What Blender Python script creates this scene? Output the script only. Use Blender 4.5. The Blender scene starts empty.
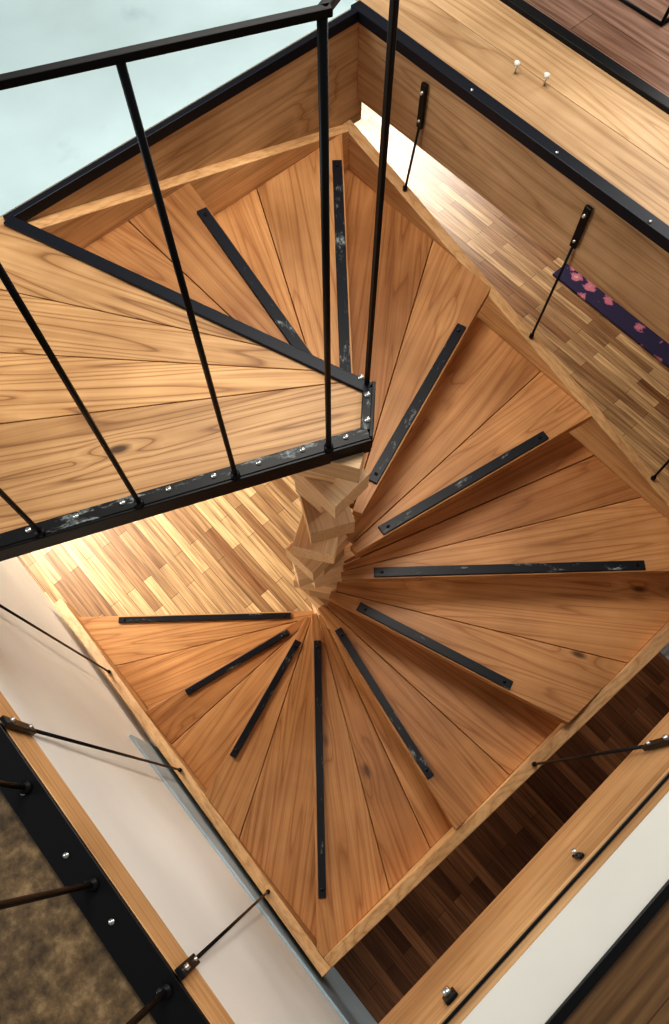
import bpy, bmesh, math, random
from mathutils import Vector, Matrix
random.seed(7)
S = bpy.context.scene
COL = S.collection

# ------------------------------------------------------------------ helpers
def empty(name, parent=None):
    e = bpy.data.objects.new(name, None); COL.objects.link(e); e.empty_display_size = .1
    if parent: e.parent = parent
    return e

def finish(name, bm, mat, M=None, parent=None, bevel=0.0, smooth=False, segs=2):
    me = bpy.data.meshes.new(name); bm.to_mesh(me); bm.free()
    o = bpy.data.objects.new(name, me); COL.objects.link(o)
    if mat: me.materials.append(mat)
    if smooth:
        for p in me.polygons: p.use_smooth = True
    if M is not None: o.matrix_world = M
    if parent:
        o.parent = parent
    if bevel > 0:
        b = o.modifiers.new('bevel', 'BEVEL'); b.width = bevel; b.segments = segs; b.limit_method = 'ANGLE'
    return o

def frame(p0, p1, up=(0, 0, 1)):
    p0 = Vector(p0); p1 = Vector(p1)
    x = (p1-p0).normalized(); u = Vector(up)
    if abs(x.dot(u)) > .98: u = Vector((1, 0, 0))
    y = u.cross(x).normalized(); z = x.cross(y).normalized()
    M = Matrix(((x.x, y.x, z.x), (x.y, y.y, z.y), (x.z, y.z, z.z))).to_4x4()
    M.translation = (p0+p1)/2
    return M, (p1-p0).length

def beam(name, p0, p1, w, h, mat, parent=None, up=(0, 0, 1), bevel=.002):
    M, L = frame(p0, p1, up)
    bm = bmesh.new(); bmesh.ops.create_cube(bm, size=1)
    bmesh.ops.scale(bm, vec=(L, w, h), verts=bm.verts)
    return finish(name, bm, mat, M, parent, bevel)

def box(name, a, b, mat, parent=None, bevel=.0, axis='X'):
    a = Vector(a); b = Vector(b); c = (a+b)/2; d = b-a
    if axis == 'X':
        return beam(name, (a.x, c.y, c.z), (b.x, c.y, c.z), abs(d.y), abs(d.z), mat, parent, bevel=bevel)
    return beam(name, (c.x, a.y, c.z), (c.x, b.y, c.z), abs(d.x), abs(d.z), mat, parent, bevel=bevel)

def rod(name, p0, p1, r, mat, parent=None, n=14):
    M, L = frame(p0, p1)
    bm = bmesh.new()
    bmesh.ops.create_cone(bm, cap_ends=True, segments=n, radius1=r, radius2=r, depth=L,
                          matrix=Matrix.Rotation(math.pi/2, 4, 'Y'))
    return finish(name, bm, mat, M, parent, 0, True)

def prism(name, poly, z0, z1, ang, mat, parent=None, bevel=.003):
    c = Vector((sum(p[0] for p in poly)/len(poly), sum(p[1] for p in poly)/len(poly), (z0+z1)/2))
    M = Matrix.Translation(c) @ Matrix.Rotation(ang, 4, 'Z'); I = M.inverted()
    bm = bmesh.new()
    lo = [bm.verts.new(I @ Vector((p[0], p[1], z0))) for p in poly]
    hi = [bm.verts.new(I @ Vector((p[0], p[1], z1))) for p in poly]
    bm.faces.new(hi); bm.faces.new(lo[::-1])
    n = len(poly)
    for i in range(n):
        bm.faces.new((lo[i], lo[(i+1) % n], hi[(i+1) % n], hi[i]))
    bmesh.ops.recalc_face_normals(bm, faces=bm.faces)
    return finish(name, bm, mat, M, parent, bevel)

def clip(poly, nx, ny, c):
    """keep nx*x+ny*y >= c"""
    out = []
    for i in range(len(poly)):
        a = poly[i]; b = poly[(i+1) % len(poly)]
        da = nx*a[0]+ny*a[1]-c; db = nx*b[0]+ny*b[1]-c
        if da >= 0: out.append(a)
        if (da > 0 and db < 0) or (da < 0 and db > 0):
            t = da/(da-db); out.append((a[0]+t*(b[0]-a[0]), a[1]+t*(b[1]-a[1])))
    return out

# ------------------------------------------------------------------ materials
def nm(name):
    m = bpy.data.materials.new(name); m.use_nodes = True
    nt = m.node_tree; b = nt.nodes['Principled BSDF']
    return m, nt, b
def N(nt, t, **k):
    n = nt.nodes.new(t)
    for a, v in k.items(): setattr(n, a, v)
    return n
def ramp(nt, stops):
    r = N(nt, 'ShaderNodeValToRGB'); e = r.color_ramp.elements
    while len(e) < len(stops): e.new(.5)
    for i, (p, c) in enumerate(stops):
        e[i].position = p; e[i].color = (*c, 1)
    return r
def mixc(nt, fac, a, b, mode='MIX'):
    m = N(nt, 'ShaderNodeMix', data_type='RGBA', blend_type=mode)
    L = nt.links
    for sock, v in ((m.inputs[0], fac), (m.inputs[6], a), (m.inputs[7], b)):
        if isinstance(v, (int, float)): sock.default_value = v
        elif isinstance(v, tuple): sock.default_value = (*v, 1)
        else: L.new(v, sock)
    return m.outputs[2]

def wood(name, light, mid, dark, rough=.42, knots=True, gs=1.0, grain=.6, rings=11.0, var=.85, blot=.8, sx=.45):
    m, nt, b = nm(name); L = nt.links
    tc = N(nt, 'ShaderNodeTexCoord'); oi = N(nt, 'ShaderNodeObjectInfo')
    mul = N(nt, 'ShaderNodeMath', operation='MULTIPLY'); mul.inputs[1].default_value = 37.0
    L.new(oi.outputs['Random'], mul.inputs[0])
    add = N(nt, 'ShaderNodeVectorMath', operation='ADD')
    L.new(tc.outputs['Object'], add.inputs[0]); L.new(mul.outputs[0], add.inputs[1])
    mp3 = N(nt, 'ShaderNodeMapping'); mp3.inputs['Scale'].default_value = (1.8, 4.2, 1.0); L.new(add.outputs[0], mp3.inputs[0])
    v = N(nt, 'ShaderNodeTexVoronoi'); v.inputs['Scale'].default_value = 1.0; L.new(mp3.outputs[0], v.inputs[0])
    mp = N(nt, 'ShaderNodeMapping'); mp.inputs['Scale'].default_value = (sx*gs, 8*gs, 8*gs)
    L.new(add.outputs[0], mp.inputs[0])
    n1 = N(nt, 'ShaderNodeTexNoise'); n1.inputs['Scale'].default_value = 1.0; n1.inputs['Detail'].default_value = 1.5; n1.inputs['Distortion'].default_value = .15
    L.new(mp.outputs[0], n1.inputs[0])
    m2 = N(nt, 'ShaderNodeMath', operation='MULTIPLY'); m2.inputs[1].default_value = rings; L.new(n1.outputs[0], m2.inputs[0])
    src = m2.outputs[0]
    if knots:
        kb = N(nt, 'ShaderNodeMapRange'); kb.inputs['From Min'].default_value = 0; kb.inputs['From Max'].default_value = .22
        kb.inputs['To Min'].default_value = 1.6; kb.inputs['To Max'].default_value = 0; L.new(v.outputs['Distance'], kb.inputs['Value'])
        ad = N(nt, 'ShaderNodeMath', operation='ADD'); L.new(src, ad.inputs[0]); L.new(kb.outputs[0], ad.inputs[1]); src = ad.outputs[0]
    pp = N(nt, 'ShaderNodeMath', operation='FRACT'); L.new(src, pp.inputs[0])
    mp2 = N(nt, 'ShaderNodeMapping'); mp2.inputs['Scale'].default_value = (2.5, 130, 130); L.new(add.outputs[0], mp2.inputs[0])
    n2 = N(nt, 'ShaderNodeTexNoise'); n2.inputs['Scale'].default_value = 1; n2.inputs['Detail'].default_value = 4; L.new(mp2.outputs[0], n2.inputs[0])
    r1 = ramp(nt, [(0, mid), (.45, light), (.80, mid), (.93, dark), (1, mid)]); L.new(pp.outputs[0], r1.inputs[0])
    c = mixc(nt, grain, mid, r1.outputs[0])
    r2 = ramp(nt, [(.32, (.70, .62, .55)), (.52, (.98, .97, .96)), (.72, (1.1, 1.08, 1.06))]); L.new(n2.outputs[0], r2.inputs[0])
    c = mixc(nt, .6, c, r2.outputs[0], 'MULTIPLY')
    n3 = N(nt, 'ShaderNodeTexNoise'); n3.inputs['Scale'].default_value = 3.0; n3.inputs['Detail'].default_value = 5; L.new(add.outputs[0], n3.inputs[0])
    r3 = ramp(nt, [(.3, (.70, .63, .56)), (.7, (1.16, 1.14, 1.12))]); L.new(n3.outputs[0], r3.inputs[0])
    c = mixc(nt, blot, c, r3.outputs[0], 'MULTIPLY')
    r4 = ramp(nt, [(0, (.76, .67, .58)), (.5, (1, 1, 1)), (1, (1.20, 1.18, 1.14))]); L.new(oi.outputs['Random'], r4.inputs[0])
    c = mixc(nt, var, c, r4.outputs[0], 'MULTIPLY')
    if knots:
        rk = ramp(nt, [(.03, (1, 1, 1)), (.075, (0, 0, 0))]); L.new(v.outputs['Distance'], rk.inputs[0])
        c = mixc(nt, rk.outputs[0], c, tuple(x*.4 for x in dark))
    L.new(c, b.inputs['Base Color'])
    rr = N(nt, 'ShaderNodeMapRange'); rr.inputs['To Min'].default_value = rough-.08; rr.inputs['To Max'].default_value = rough+.16
    L.new(n3.outputs[0], rr.inputs['Value']); L.new(rr.outputs[0], b.inputs['Roughness'])
    b.inputs['Specular IOR Level'].default_value = .35
    bp = N(nt, 'ShaderNodeBump'); bp.inputs['Strength'].default_value = .12; bp.inputs['Distance'].default_value = .002
    L.new(n2.outputs[0], bp.inputs['Height']); L.new(bp.outputs[0], b.inputs['Normal'])
    return m

W_TREAD = wood('tread_fir', (.60, .335, .15), (.49, .245, .097), (.29, .12, .042), .42, grain=.6, sx=.5)
W_LAND = wood('landing_fir', (.61, .375, .185), (.48, .275, .12), (.23, .105, .04), .45, grain=.85, rings=17, sx=.4)
W_STR = wood('stringer_fir', (.72, .48, .26), (.62, .38, .185), (.46, .25, .11), .45, False)
W_FAS = wood('fascia_fir', (.63, .435, .26), (.51, .335, .18), (.33, .19, .09), .48, grain=.65)
W_HUB = wood('hub_fir', (.88, .65, .42), (.84, .61, .38), (.70, .46, .26), .5, False, 1, .25, 5, 1.0, .2)

def steel(name, worn=.0, base=(.012, .013, .016), rough=.42):
    m, nt, b = nm(name); L = nt.links
    tc = N(nt, 'ShaderNodeTexCoord'); oi = N(nt, 'ShaderNodeObjectInfo')
    mul = N(nt, 'ShaderNodeMath', operation='MULTIPLY'); mul.inputs[1].default_value = 23.0
    L.new(oi.outputs['Random'], mul.inputs[0])
    add = N(nt, 'ShaderNodeVectorMath', operation='ADD')
    L.new(tc.outputs['Object'], add.inputs[0]); L.new(mul.outputs[0], add.inputs[1])
    n = N(nt, 'ShaderNodeTexNoise'); n.inputs['Scale'].default_value = 16; n.inputs['Detail'].default_value = 7; n.inputs['Roughness'].default_value = .75
    mp = N(nt, 'ShaderNodeMapping'); mp.inputs['Scale'].default_value = (.45, 1.4, 1.4)
    L.new(add.outputs[0], mp.inputs[0]); L.new(mp.outputs[0], n.inputs[0])
    r = ramp(nt, [(.60-worn, (0, 0, 0)), (.68-worn, (1, 1, 1))]); L.new(n.outputs[0], r.inputs[0])
    n2 = N(nt, 'ShaderNodeTexNoise'); n2.inputs['Scale'].default_value = 90; L.new(tc.outputs['Object'], n2.inputs[0])
    cc = ramp(nt, [(.35, (.05, .06, .06)), (.7, (.36, .40, .39))]); L.new(n2.outputs[0], cc.inputs[0])
    if worn > -.1:
        c = mixc(nt, r.outputs[0], base, cc.outputs[0]); L.new(c, b.inputs['Base Color'])
    else:
        b.inputs['Base Color'].default_value = (*base, 1)
    b.inputs['Roughness'].default_value = rough
    b.inputs['Specular IOR Level'].default_value = .25
    return m
ST = steel('black_steel', -.2, (.004, .004, .005))
ST_BAR = steel('bar_steel_scuffed', .02, (.011, .012, .017), .40)
ST_WORN = steel('edge_steel_worn', .06, (.006, .006, .007))
ST_SKID = steel('edge_steel_blue', -.2, (.006, .008, .014))

def plain(name, col, rough=.6, metal=0, noise=.0, ns=4):
    m, nt, b = nm(name); L = nt.links
    if noise:
        tc = N(nt, 'ShaderNodeTexCoord'); n = N(nt, 'ShaderNodeTexNoise'); n.inputs['Scale'].default_value = ns; n.inputs['Detail'].default_value = 5
        L.new(tc.outputs['Object'], n.inputs[0])
        r = ramp(nt, [(.3, tuple(c*(1-noise) for c in col)), (.65, col)]); L.new(n.outputs[0], r.inputs[0]); L.new(r.outputs[0], b.inputs['Base Color'])
    else: b.inputs['Base Color'].default_value = (*col, 1)
    b.inputs['Roughness'].default_value = rough; b.inputs['Metallic'].default_value = metal
    return m
WHITE = plain('white_plaster', (.90, .90, .86), .7, 0, .05, 3)
GREY = plain('grey_blue_panel', (.46, .60, .70), .45, 0, .15, 3)
CYAN = plain('white_floor_paint', (.52, .66, .68), .3, 0, .22, 2.0)
CREAM = plain('cream_floor_paint', (.82, .80, .73), .5, 0, .08, 3)
BOLT = plain('bolt_metal', (.55, .55, .52), .3, .9)
PORC = plain('knob_white', (.8, .78, .7), .25)
WALLM = plain('wall_paint', (.66, .64, .58), .8, 0, .05, 2)

def stain(m):
    nt = m.node_tree; b = nt.nodes['Principled BSDF']; L = nt.links
    src = b.inputs['Base Color'].links[0].from_socket
    tc = N(nt, 'ShaderNodeTexCoord'); n = N(nt, 'ShaderNodeTexNoise'); n.inputs['Scale'].default_value = 4.5; n.inputs['Detail'].default_value = 8
    L.new(tc.outputs['Object'], n.inputs[0])
    r = ramp(nt, [(.62, (0, 0, 0)), (.78, (.55, .55, .55))]); L.new(n.outputs[0], r.inputs[0])
    L.new(mixc(nt, r.outputs[0], src, (.22, .33, .35)), b.inputs['Base Color'])
stain(CYAN)

def strip_floor(name, c1, c2, rotz, bw=.55, rh=.062, rough=.3, gap=(.08, .03, .01)):
    m, nt, b = nm(name); L = nt.links
    tc = N(nt, 'ShaderNodeTexCoord'); mp = N(nt, 'ShaderNodeMapping'); mp.inputs['Rotation'].default_value = (0, 0, rotz)
    L.new(tc.outputs['Object'], mp.inputs[0])
    k = N(nt, 'ShaderNodeTexBrick'); k.inputs['Scale'].default_value = 1
    k.inputs['Brick Width'].default_value = bw; k.inputs['Row Height'].default_value = rh
    k.inputs['Mortar Size'].default_value = .0012; k.offset = .37; k.offset_frequency = 2
    k.inputs['Color1'].default_value = (*c1, 1); k.inputs['Color2'].default_value = (*c2, 1); k.inputs['Mortar'].default_value = (*gap, 1)
    L.new(mp.outputs[0], k.inputs[0])
    mp2 = N(nt, 'ShaderNodeMapping'); mp2.inputs['Scale'].default_value = (3, 60, 1); L.new(mp.outputs[0], mp2.inputs[0])
    n = N(nt, 'ShaderNodeTexNoise'); n.inputs['Scale'].default_value = 1; n.inputs['Detail'].default_value = 4; L.new(mp2.outputs[0], n.inputs[0])
    r = ramp(nt, [(.3, (.42, .34, .28)), (.65, (1.15, 1.12, 1.08))]); L.new(n.outputs[0], r.inputs[0])
    c = mixc(nt, .9, k.outputs[0], r.outputs[0], 'MULTIPLY')
    L.new(c, b.inputs['Base Color']); b.inputs['Roughness'].default_value = rough
    return m
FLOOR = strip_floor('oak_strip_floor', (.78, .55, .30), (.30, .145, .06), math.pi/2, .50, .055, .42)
FLOOR_SHADED = strip_floor('shaded_strip_floor', (.26, .125, .06), (.085, .035, .018), math.pi/2, .5, .055, .35, (.02, .01, .005))  # darker copy of the strip floor, shade put into its colours
FLOOR_UP = strip_floor('upper_plank_floor', (.34, .21, .16), (.24, .14, .10), math.pi/2, 1.6, .12, .2)
FLOOR_LR = strip_floor('brown_plank_floor', (.20, .115, .05), (.14, .075, .03), 0, 1.8, .11, .4)

def mottled():
    m, nt, b = nm('cork_floor'); L = nt.links
    tc = N(nt, 'ShaderNodeTexCoord')
    n = N(nt, 'ShaderNodeTexNoise'); n.inputs['Scale'].default_value = 26; n.inputs['Detail'].default_value = 8; n.inputs['Roughness'].default_value = .7
    n2 = N(nt, 'ShaderNodeTexNoise'); n2.inputs['Scale'].default_value = 7; n2.inputs['Detail'].default_value = 6
    L.new(tc.outputs['Object'], n.inputs[0]); L.new(tc.outputs['Object'], n2.inputs[0])
    r = ramp(nt, [(.36, (.06, .038, .018)), (.52, (.15, .098, .046)), (.66, (.27, .19, .10))]); L.new(n.outputs[0], r.inputs[0])
    r2 = ramp(nt, [(.35, (.65, .62, .6)), (.62, (1.2, 1.15, 1.1))]); L.new(n2.outputs[0], r2.inputs[0])
    L.new(mixc(nt, 1.0, r.outputs[0], r2.outputs[0], 'MULTIPLY'), b.inputs['Base Color']); b.inputs['Roughness'].default_value = .7
    return m
CORK = mottled()

def rugmat():
    m, nt, b = nm('floral_rug'); L = nt.links
    tc = N(nt, 'ShaderNodeTexCoord')
    n = N(nt, 'ShaderNodeTexNoise'); n.inputs['Scale'].default_value = 22; L.new(tc.outputs['Object'], n.inputs[0])
    v = N(nt, 'ShaderNodeTexVoronoi'); v.inputs['Scale'].default_value = 8.5
    ad = N(nt, 'ShaderNodeVectorMath', operation='MULTIPLY_ADD'); ad.inputs[1].default_value = (.07, .07, .07)
    L.new(n.outputs['Color'], ad.inputs[0]); L.new(tc.outputs['Object'], ad.inputs[2]); L.new(ad.outputs[0], v.inputs[0])
    r = ramp(nt, [(.0, (.70, .50, .42)), (.1, (.65, .22, .28)), (.28, (.42, .13, .24)), (.34, (.035, .026, .08))])
    r.color_ramp.interpolation = 'CONSTANT'
    L.new(v.outputs['Distance'], r.inputs[0]); L.new(r.outputs[0], b.inputs['Base Color']); b.inputs['Roughness'].default_value = .95
    return m
RUG = rugmat()
GREYCLOTH = plain('grey_weave', (.35, .37, .42), .9, 0, .7, 40)

# ------------------------------------------------------------------ dimensions
R = .196              # riser
ZL = 12*R             # landing / upper floor level
XL, XR, YB, YT = -1.00, 1.16, -1.12, 1.12       # well faces
sx0, sx1, sy0, sy1 = -.925, 1.085, -1.04, 1.075  # stair outline (inside of stringers)
SQ = [(sx0, sy0), (sx1, sy0), (sx1, sy1), (sx0, sy1)]
A = lambda n: math.radians(30*n-250)
BO = {1: .09, 2: .055, 3: .045, 4: .040, 5: .05, 6: .060, 7: .072, 8: .088, 9: .088, 10: .088, 11: .145, 12: .10}
OFFN = lambda n: BO[n]+.024
TH = .042

stair = empty('spiral_staircase')

def dirv(a): return (math.cos(a), math.sin(a))
def edge_dist(a, off):
    d = dirv(a); n = (-d[1], d[0]); p = (-off*n[0], -off*n[1]); t = 9
    for v, lo, hi, pp in ((d[0], sx0, sx1, p[0]), (d[1], sy0, sy1, p[1])):
        if v > 1e-6: t = min(t, (hi-pp)/v)
        elif v < -1e-6: t = min(t, (lo-pp)/v)
    return t, p, d

for n in range(1, 12):
    a0 = A(n); a1 = A(n+1); z = n*R
    of = OFFN(n)
    splits = [(a0, -of), (a0+math.radians(13+random.uniform(-2, 3)), -of*.8)]
    if n in (7, 4, 10): splits.append((a0+math.radians(23), -of*.65))
    splits.append((a1, -OFFN(n+1)+.055))
    for i in range(len(splits)-1):
        (b0, o0), (b1, o1) = splits[i], splits[i+1]
        g = .0014
        poly = clip(SQ, -math.sin(b0), math.cos(b0), o0+(g if i else 0))
        poly = clip(poly, math.sin(b1), -math.cos(b1), -(o1-g))
        mid = (b0+b1)/2
        poly = clip(poly, math.cos(mid), math.sin(mid), .055)
        if len(poly) > 2:
            prism('tread_%d_board_%d' % (n, i+1), poly, z-TH, z+random.uniform(-.0006, .0006), mid, W_TREAD, stair, .002)
    t, p, d = edge_dist(a0, BO[n])
    e = t-{6: .25, 7: .28, 10: .13, 11: .13, 9: .22}.get(n, .2)
    s = .185
    bw = .030 if n < 6 else .036
    P0 = (p[0]+d[0]*s, p[1]+d[1]*s, z+.004); P1 = (p[0]+d[0]*e, p[1]+d[1]*e, z+.004)
    beam('steel_bar_%d' % n, P0, P1, bw, .010, ST_BAR, stair, bevel=.0015)
    for k, q in enumerate((s+.03, e-.03)):
        c = (p[0]+d[0]*q, p[1]+d[1]*q)
        rod('bar_bolt_%d_%d' % (n, k), (c[0], c[1], z+.008), (c[0], c[1], z+.0125), .006, ST, stair, 10)

# hub: staggered rectangular heel blocks on a slimmer spacer
def loft(name, sections, M, mat):
    bm = bmesh.new(); rings = [[bm.verts.new((x, y, z)) for x, y in sec] for z, sec in sections]
    m = len(rings[0])
    for j in range(len(rings)-1):
        for i in range(m):
            bm.faces.new((rings[j][i], rings[j][(i+1) % m], rings[j+1][(i+1) % m], rings[j+1][i]))
    bm.faces.new(rings[-1]); bm.faces.new(rings[0][::-1])
    bmesh.ops.recalc_face_normals(bm, faces=bm.faces)
    return finish(name, bm, mat, M, stair, .002)
def hub(n, z0, z1, a):
    k = .72+.28*min(1, n/9)
    heel = [(.13, -.060*k), (.13, .060*k), (-.125*k, .070*k), (-.125*k, -.070*k)]
    M = Matrix.Rotation(a, 4, 'Z')
    loft('hub_heel_%d' % n, [(z1-.088, heel), (z1, heel)], M, W_HUB)
    sp = [(.055, -.055), (.055, .055), (-.055, .055), (-.055, -.055)]
    loft('hub_spacer_%d' % n, [(z0, sp), (z1-.089, sp)], M, W_HUB)
for n in range(1, 13):
    z = n*R-(TH if n == 12 else 0)
    hub(n, (n-1)*R+.001, z-.001, A(n)+math.radians(15))
rod('newel_pipe', (0, 0, 0), (0, 0, ZL-TH), .035, ST, stair, 20)

ts = .045; off = ts/2+.001
def zn(nn): return nn*R
hS = .20
cx0, cx1, cy0, cy1 = sx0-off, sx1+off, sy0-off, sy1+off
def stringer(name, p, q, zp, zq, mat=W_STR):
    up = .035
    L = Vector((q[0]-p[0], q[1]-p[1], 0)); l = L.length; dirx = L.normalized(); sd = Vector((-dirx.y, dirx.x, 0))
    c = (Vector((*p, zp))+Vector((*q, zq)))/2
    M = Matrix(((dirx.x, sd.x, 0), (dirx.y, sd.y, 0), (0, 0, 1))).to_4x4(); M.translation = c
    bm = bmesh.new(); vs = []
    for (xx, zz) in ((-l/2, zp-c.z), (l/2, zq-c.z)):
        for yy in (-ts/2, ts/2):
            for dz in (up-hS, up):
                vs.append(bm.verts.new((xx, yy, zz+dz)))
    f = [(0, 1, 3, 2), (4, 6, 7, 5), (0, 4, 5, 1), (2, 3, 7, 6), (1, 5, 7, 3), (0, 2, 6, 4)]
    for q_ in f: bm.faces.new([vs[i] for i in q_])
    bmesh.ops.recalc_face_normals(bm, faces=bm.faces)
    return finish(name, bm, mat, M, stair, .003)
zc = [zn(.95), zn(3.8), zn(6.75), zn(9.75), zn(12)]
stringer('stringer_left', (cx0, sy1-.02), (cx0, cy0-ts/2), zc[0], zc[1])
stringer('stringer_front', (cx0+ts/2, cy0), (cx1+ts/2, cy0), zc[1], zc[2])
stringer('stringer_right', (cx1, cy0+ts/2), (cx1, cy1+ts/2), zc[2], zc[3])
stringer('stringer_back', (cx1-ts/2, cy1), (-.22, cy1), zc[3], zc[4]-.06)

# ------------------------------------------------------------------ landing (part of the staircase)
landing = empty('landing', stair)
tip = (.185, .0); e0 = (.075, -.105)
LP = [tip, (-.215, YT), (XL, YT), (XL, .357), e0]
ar = sum(LP[j][0]*LP[(j+1) % 5][1]-LP[(j+1) % 5][0]*LP[j][1] for j in range(5))
if ar < 0: LP = LP[::-1]
cp = (.26, -.02)
seamang = [math.radians(a) for a in (110, 124, 134.5, 146.5, 160)]
def c_of(b): return -math.sin(b)*cp[0]+math.cos(b)*cp[1]
for i in range(4):
    poly = LP
    b0, b1 = seamang[i], seamang[i+1]
    if i > 0: poly = clip(poly, -math.sin(b0), math.cos(b0), c_of(b0)+.0014)
    if i < 3: poly = clip(poly, math.sin(b1), -math.cos(b1), -c_of(b1)+.0014)
    if len(poly) > 2:
        prism('landing_board_%d' % (i+1), poly, ZL-TH, ZL, (b0+b1)/2, W_LAND, landing, .0016)
dn = Vector((-.215-.185, YT, 0)).normalized(); nn_ = Vector((-dn.y, dn.x, 0))
pA = Vector((.185, 0, ZL+.005)) + nn_*.012; pB = Vector((-.215, YT, ZL+.005)) + nn_*.012
beam('nosing_steel', pA, pB, .034, .012, ST_SKID, landing)
beam('nosing_apron', pA-nn_*.018-Vector((0, 0, .03)), pB-nn_*.018-Vector((0, 0, .03)), .006, .06, ST, landing)
q0 = Vector((.08, -.107, ZL)); q1 = Vector((XL, .357, ZL)); dd = (q1-q0).normalized(); inn = Vector((-dd.y, dd.x, 0))
if inn.y < 0: inn = -inn
beam('edge_angle_top', q0+inn*.010+Vector((0, 0, .004)), q1+inn*.010+Vector((0, 0, .004)), .036, .010, ST_WORN, landing)
beam('edge_angle_face', q0-inn*.010+Vector((0, 0, -.024)), q1-inn*.010+Vector((0, 0, -.024)), .010, .060, ST, landing)
beam('edge_angle_tip', Vector((.078, -.112, ZL-.02)), Vector((.196, .004, ZL-.02)), .010, .062, ST, landing)
beam('tip_plate', Vector((.085, -.09, ZL+.005)), Vector((.175, .0, ZL+.005)), .034, .010, ST_WORN, landing)
for k in range(10):
    t = .06+k*.115
    c = q0+dd*t+inn*.014
    rod('edge_bolt_%d' % k, c+Vector((0, 0, .008)), c+Vector((0, 0, .013)), .007, BOLT, landing, 12)
for k, c in enumerate(((.105, -.07), (.155, -.015), (.178, .035))):
    rod('tip_bolt_%d' % k, (c[0], c[1], ZL+.006), (c[0], c[1], ZL+.014), .008, BOLT, landing, 12)

rail = empty('stair_railing')
HR = 1.103
for k, xx in enumerate((-.022, -.245, -.468, -.69, -.915)):
    t = (q0.x-xx)/(-dd.x); c = q0+dd*t-inn*.002
    rr_ = .0060 if k else .0068
    rod('baluster_%d' % (k+1), (c.x, c.y, ZL+.0095), (c.x, c.y, ZL+HR), rr_, ST, rail)
    rod('baluster_foot_%d' % (k+1), (c.x, c.y, ZL+.0095), (c.x, c.y, ZL+.02), .012, ST, rail)
t = (q0.x+.022)/(-dd.x); c1 = q0+dd*t-inn*.002
cend = q0+dd*((q0.x+.99)/(-dd.x))-inn*.002
beam('top_rail', (c1.x-dd.x*.012, c1.y-dd.y*.012, ZL+HR+.006), (cend.x, cend.y, ZL+HR+.006), .012, .012, ST, rail)
PT = (.178, .012)
beam('top_rail_return', (c1.x, c1.y, ZL+HR+.006), (PT[0], PT[1], ZL+HR+.006), .014, .012, ST, rail)
beam('corner_post', (PT[0], PT[1], ZL+.0115), (PT[0], PT[1], ZL+1.6), .011, .011, ST, rail)

# ------------------------------------------------------------------ building shell
ZS = ZL-.32
EXT = 4.6
floor = empty('floor')
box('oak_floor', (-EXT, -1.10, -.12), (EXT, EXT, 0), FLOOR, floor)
box('shaded_floor', (-EXT, -EXT, -.12), (EXT, -1.10, 0), FLOOR_SHADED, floor)  # shaded stretch of the lower floor, its shade painted by the darker material
up = empty('floor_upper')
box('slab_back', (-EXT, YT+.03, ZS), (XR+.03, EXT, ZL-.002), CYAN, up)
box('slab_right_board_1', (XR+.03, -EXT, ZS), (1.374, EXT, ZL), W_FAS, up, .0015, 'Y')
box('slab_right_board_2', (1.376, -EXT, ZS), (1.56, EXT, ZL), W_FAS, up, .0015, 'Y')
box('slab_right_floor', (1.56, -EXT, ZS), (EXT, EXT, ZL-.012), FLOOR_UP, up)
box('slab_front_cream', (XL-.03, -1.255, ZS), (XR+.03, YB-.03, ZL), CREAM, up)
box('slab_front_floor', (XL-.03, -EXT, ZS), (XR+.03, -1.255, ZL-.006), FLOOR_LR, up)
box('slab_left_floor', (-EXT, -EXT, ZS), (XL-.03, YT+.03, ZL-.006), CORK, up)
box('trim_1', (XL-.03, YT, ZS-.12), (XR+.03, YT+.03, ZL-.004), W_FAS, None, .002)
box('trim_2', (XR, YB-.03, ZS-.01), (XR+.03, YT, ZL-.004), W_FAS, None, .002, 'Y')
box('trim_3', (XL-.03, YB-.03, ZS-.09), (XR, YB, ZL-.003), W_STR, None, .002)
box('trim_4', (XL-.035, YB, ZL-.16), (XL, .345, ZL-.004), W_STR, None, .002, 'Y')
box('trim_5', (-.23, YT-.008, ZL-.03), (XR, YT+.016, ZL+.008), ST_SKID, None, .002)
box('trim_6', (XR-.012, YB-.01, ZL-.03), (XR+.030, YT+.03, ZL+.010), ST_SKID, None, .002, 'Y')
box('trim_7', (XL, YB-.012, ZL-.006), (XR, YB-.006, ZL+.002), ST, None, .001)
box('trim_8', (XL-.075, YB-.3, ZL-.02), (XL-.002, .345, ZL+.010), ST, None, .002, 'Y')
box('trim_9', (1.555, -EXT, ZL-.01), (1.595, EXT, ZL+.018), ST, None, .002, 'Y')
box('trim_10', (XL, -1.275, ZL-.01), (XR+.03, -1.255, ZL+.010), ST, None, .002)
for k in range(9):
    rod('edge_screw' if k == 0 else 'edge_screw.%03d' % k, (XL-.04, -1.05+k*.16, ZL+.010), (XL-.04, -1.05+k*.16, ZL+.013), .006, BOLT)
for k in range(6):
    y = .95-k*.36
    rod('rail_screw' if k == 0 else 'rail_screw.%03d' % k, (XR-.0, y, ZL+.010), (XR-.0, y, ZL+.014), .005, BOLT)

box('wall_left', (XL-.12, -2.6, 0), (XL-.001, 2.1, ZL-.16), WHITE, None, 0, 'Y')
box('panel_left', (XL-.001, -2.6, 0), (XL+.010, .10, .80), GREY, None, .003, 'Y')  # thin grey-blue panel over the lower part of the left wall
box('wall_west', (-EXT-.1, -EXT, 0), (-EXT, EXT, 5.0), WALLM, None, 0, 'Y')
box('wall_east', (EXT, -EXT, 0), (EXT+.1, EXT, 5.0), WALLM, None, 0, 'Y')
box('wall_north', (-EXT, EXT, 0), (EXT, EXT+.1, 5.0), WALLM)
box('wall_south', (-EXT, -EXT-.1, 0), (EXT, -EXT, 5.0), WALLM)

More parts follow.
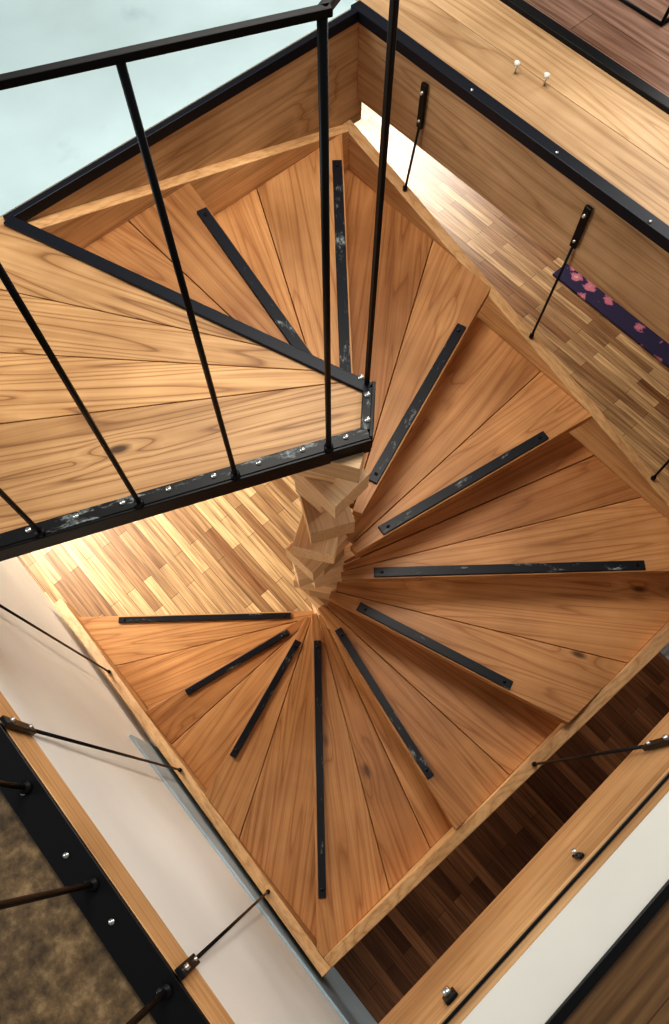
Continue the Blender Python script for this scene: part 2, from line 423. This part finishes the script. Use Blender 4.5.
# ------------------------------------------------------------------ hangers (part of the staircase)
def ztop(x, y, side):
    if side == 'L': t = (sy1-y)/(sy1-cy0); return zc[0]+(zc[1]-zc[0])*t+.035
    if side == 'F': t = (x-cx0)/(cx1-cx0); return zc[1]+(zc[2]-zc[1])*t+.035
    t = (y-cy0)/(cy1-cy0); return zc[2]+(zc[3]-zc[2])*t+.035
def hanger(k, x, y, side):
    e = empty('hanger_%d' % (k+1), stair)
    zb = ztop(x, y, side)
    nx, ny = {'L': (1, 0), 'F': (0, 1), 'R': (-1, 0)}[side]
    if side == 'L': fx, fy, z1 = XL, y, ZL+.02
    elif side == 'F': fx, fy, z1 = x, YB, ZL-.10
    else: fx, fy, z1 = XR, y, ZL-.07
    L = .17
    cx_, cy_ = fx+nx*.010, fy+ny*.010
    beam('clip', (cx_, cy_, z1), (cx_, cy_, z1-L), .024, .012, ST, e, up=(nx, ny, 0))
    rod('clip_bolt', (cx_, cy_, z1-.03), (cx_+nx*.015, cy_+ny*.015, z1-.03), .006, BOLT, e)
    rod('clip_bolt_2', (cx_, cy_, z1-L+.03), (cx_+nx*.012, cy_+ny*.012, z1-L+.03), .005, BOLT, e)
    rod('rod', (cx_, cy_, z1-L+.02), (x, y, zb-.01), .0045, ST, e)
    rod('nut', (x, y, zb-.004), (x, y, zb+.014), .009, ST, e, 6)
hs = [(cx0, .52, 'L'), (cx0, -.10, 'L'), (cx0, -.73, 'L'), (.11, cy0, 'F'), (cx1, .78, 'R'), (cx1, .06, 'R'), (cx1, -.62, 'R')]
for k, (x, y, s) in enumerate(hs): hanger(k, x, y, s)
for k, x in enumerate((-.63, -.25)):
    e = empty('fascia_clip' if k == 0 else 'fascia_clip.%03d' % k)
    beam('plate', (x, YB+.006, ZL-.02), (x, YB+.006, ZL-.07), .03 if k == 0 else .014, .008, ST, e, up=(0, 1, 0))
    rod('bolt', (x, YB+.008, ZL-.045), (x, YB+.022, ZL-.045), .009 if k == 0 else .005, BOLT, e)

gr = empty('guard_railing')
for k in range(6):
    y = -.98+k*.245
    rod('guard_post_%d' % k, (XL-.03, y, ZL+.011), (XL-.03, y, ZL+HR), .0062, ST, gr)
    rod('guard_foot_%d' % k, (XL-.03, y, ZL+.011), (XL-.03, y, ZL+.026), .014, ST, gr)
beam('guard_top_rail', (XL-.03, -1.1, ZL+HR+.006), (XL-.03, .34, ZL+HR+.006), .014, .012, ST, gr)

# ------------------------------------------------------------------ small things
for k, (x, y) in enumerate(((1.33, .56), (1.36, .46))):
    e = empty('brass_peg' if k == 0 else 'brass_peg.%03d' % k)
    rod('stem', (x, y, ZL), (x, y, ZL+.03), .003, BOLT, e)
    rod('cap', (x, y, ZL+.03), (x, y, ZL+.04), .009, PORC, e, 16)
box('floral_rug', (2.77, -1.6, 0), (4.3, .86, .012), RUG, None, .003)
box('woven_mat', (1.30, -1.7, 0), (1.9, -1.10, .012), GREYCLOTH, None, .003)

ch = empty('wire_leg_chair')
cxx, cyy = 2.12, .62; z0 = ZL-.012
for s in (-1, 1):
    yy = cyy+s*.22
    rod('runner_%d' % s, (cxx-.24, yy, z0+.007), (cxx+.24, yy, z0+.007), .006, ST, ch)
    rod('leg_front_%d' % s, (cxx-.24, yy, z0+.007), (cxx-.08, yy*.9+cyy*.1, z0+.42), .006, ST, ch)
    rod('leg_back_%d' % s, (cxx+.24, yy, z0+.007), (cxx+.08, yy*.9+cyy*.1, z0+.42), .006, ST, ch)
rod('cross_front', (cxx-.24, cyy-.22, z0+.007), (cxx-.24, cyy+.22, z0+.007), .006, ST, ch)
rod('cross_back', (cxx+.24, cyy-.22, z0+.007), (cxx+.24, cyy+.22, z0+.007), .006, ST, ch)
box('seat', (cxx-.22, cyy-.22, z0+.42), (cxx+.22, cyy+.22, z0+.45), ST, ch, .012)
beam('back', (cxx+.22, cyy, z0+.45), (cxx+.30, cyy, z0+.85), .42, .025, ST, ch, up=(1, 0, 0), bevel=.01)

# ------------------------------------------------------------------ lights
def area(name, loc, tgt, size, power, col, sy=None, spread=180):
    l = bpy.data.lights.new(name, 'AREA'); l.energy = power; l.color = col
    l.shape = 'RECTANGLE'; l.size = size; l.size_y = sy or size; l.spread = math.radians(spread)
    o = bpy.data.objects.new(name, l); COL.objects.link(o); o.location = loc
    o.rotation_euler = (Vector(tgt)-Vector(loc)).to_track_quat('-Z', 'Y').to_euler()
    return o
area('fill_west', (-4.0, 2.6, 3.9), (1.1, .1, 2.1), 1.6, 85, (.92, .97, 1.0), 1.6)  # added cool fill light, no window here, brightens the right fascia
area('fill_east', (4.2, .2, 4.1), (-1.0, -.4, 1.3), 1.6, 75, (1, .98, .95), 1.4)  # added fill light without a window, brightens the white left wall
area('skylight', (.8, .9, 5.4), (-.1, -.1, 0), 1.3, 55, (1, .95, .87), spread=140)
area('lower_room_lamp', (-.7, 3.2, 1.9), (-.45, .9, 0), .9, 80, (1, .94, .82), spread=100)
area('lower_room_window', (4.2, 3.4, 1.9), (2.0, .8, 0), 1.4, 115, (1, .95, .87), spread=110)

w = bpy.data.worlds.new('world'); S.world = w; w.use_nodes = True
w.node_tree.nodes['Background'].inputs[0].default_value = (.90, .88, .86, 1)
w.node_tree.nodes['Background'].inputs[1].default_value = .27

# ------------------------------------------------------------------ camera
cd = bpy.data.cameras.new('camera'); cam = bpy.data.objects.new('camera', cd); COL.objects.link(cam)
cd.sensor_fit = 'VERTICAL'; cd.sensor_height = 36; cd.lens = 755/1024*36; cd.clip_start = .02
th = math.atan(318/755); az = math.radians(48.4)
right = Vector((math.sin(az), -math.cos(az), 0)); fh = Vector((math.cos(az), math.sin(az), 0))
view = fh*math.sin(th)-Vector((0, 0, math.cos(th))); upv = fh*math.cos(th)+Vector((0, 0, math.sin(th)))
M = Matrix(((right.x, upv.x, -view.x), (right.y, upv.y, -view.y), (right.z, upv.z, -view.z))).to_4x4()
M.translation = (-.60, -.737, 4.05)
cam.matrix_world = M
S.camera = cam
try:
    S.view_settings.view_transform = 'Standard'
    S.view_settings.look = 'Medium High Contrast'
except Exception as ex: print(ex)
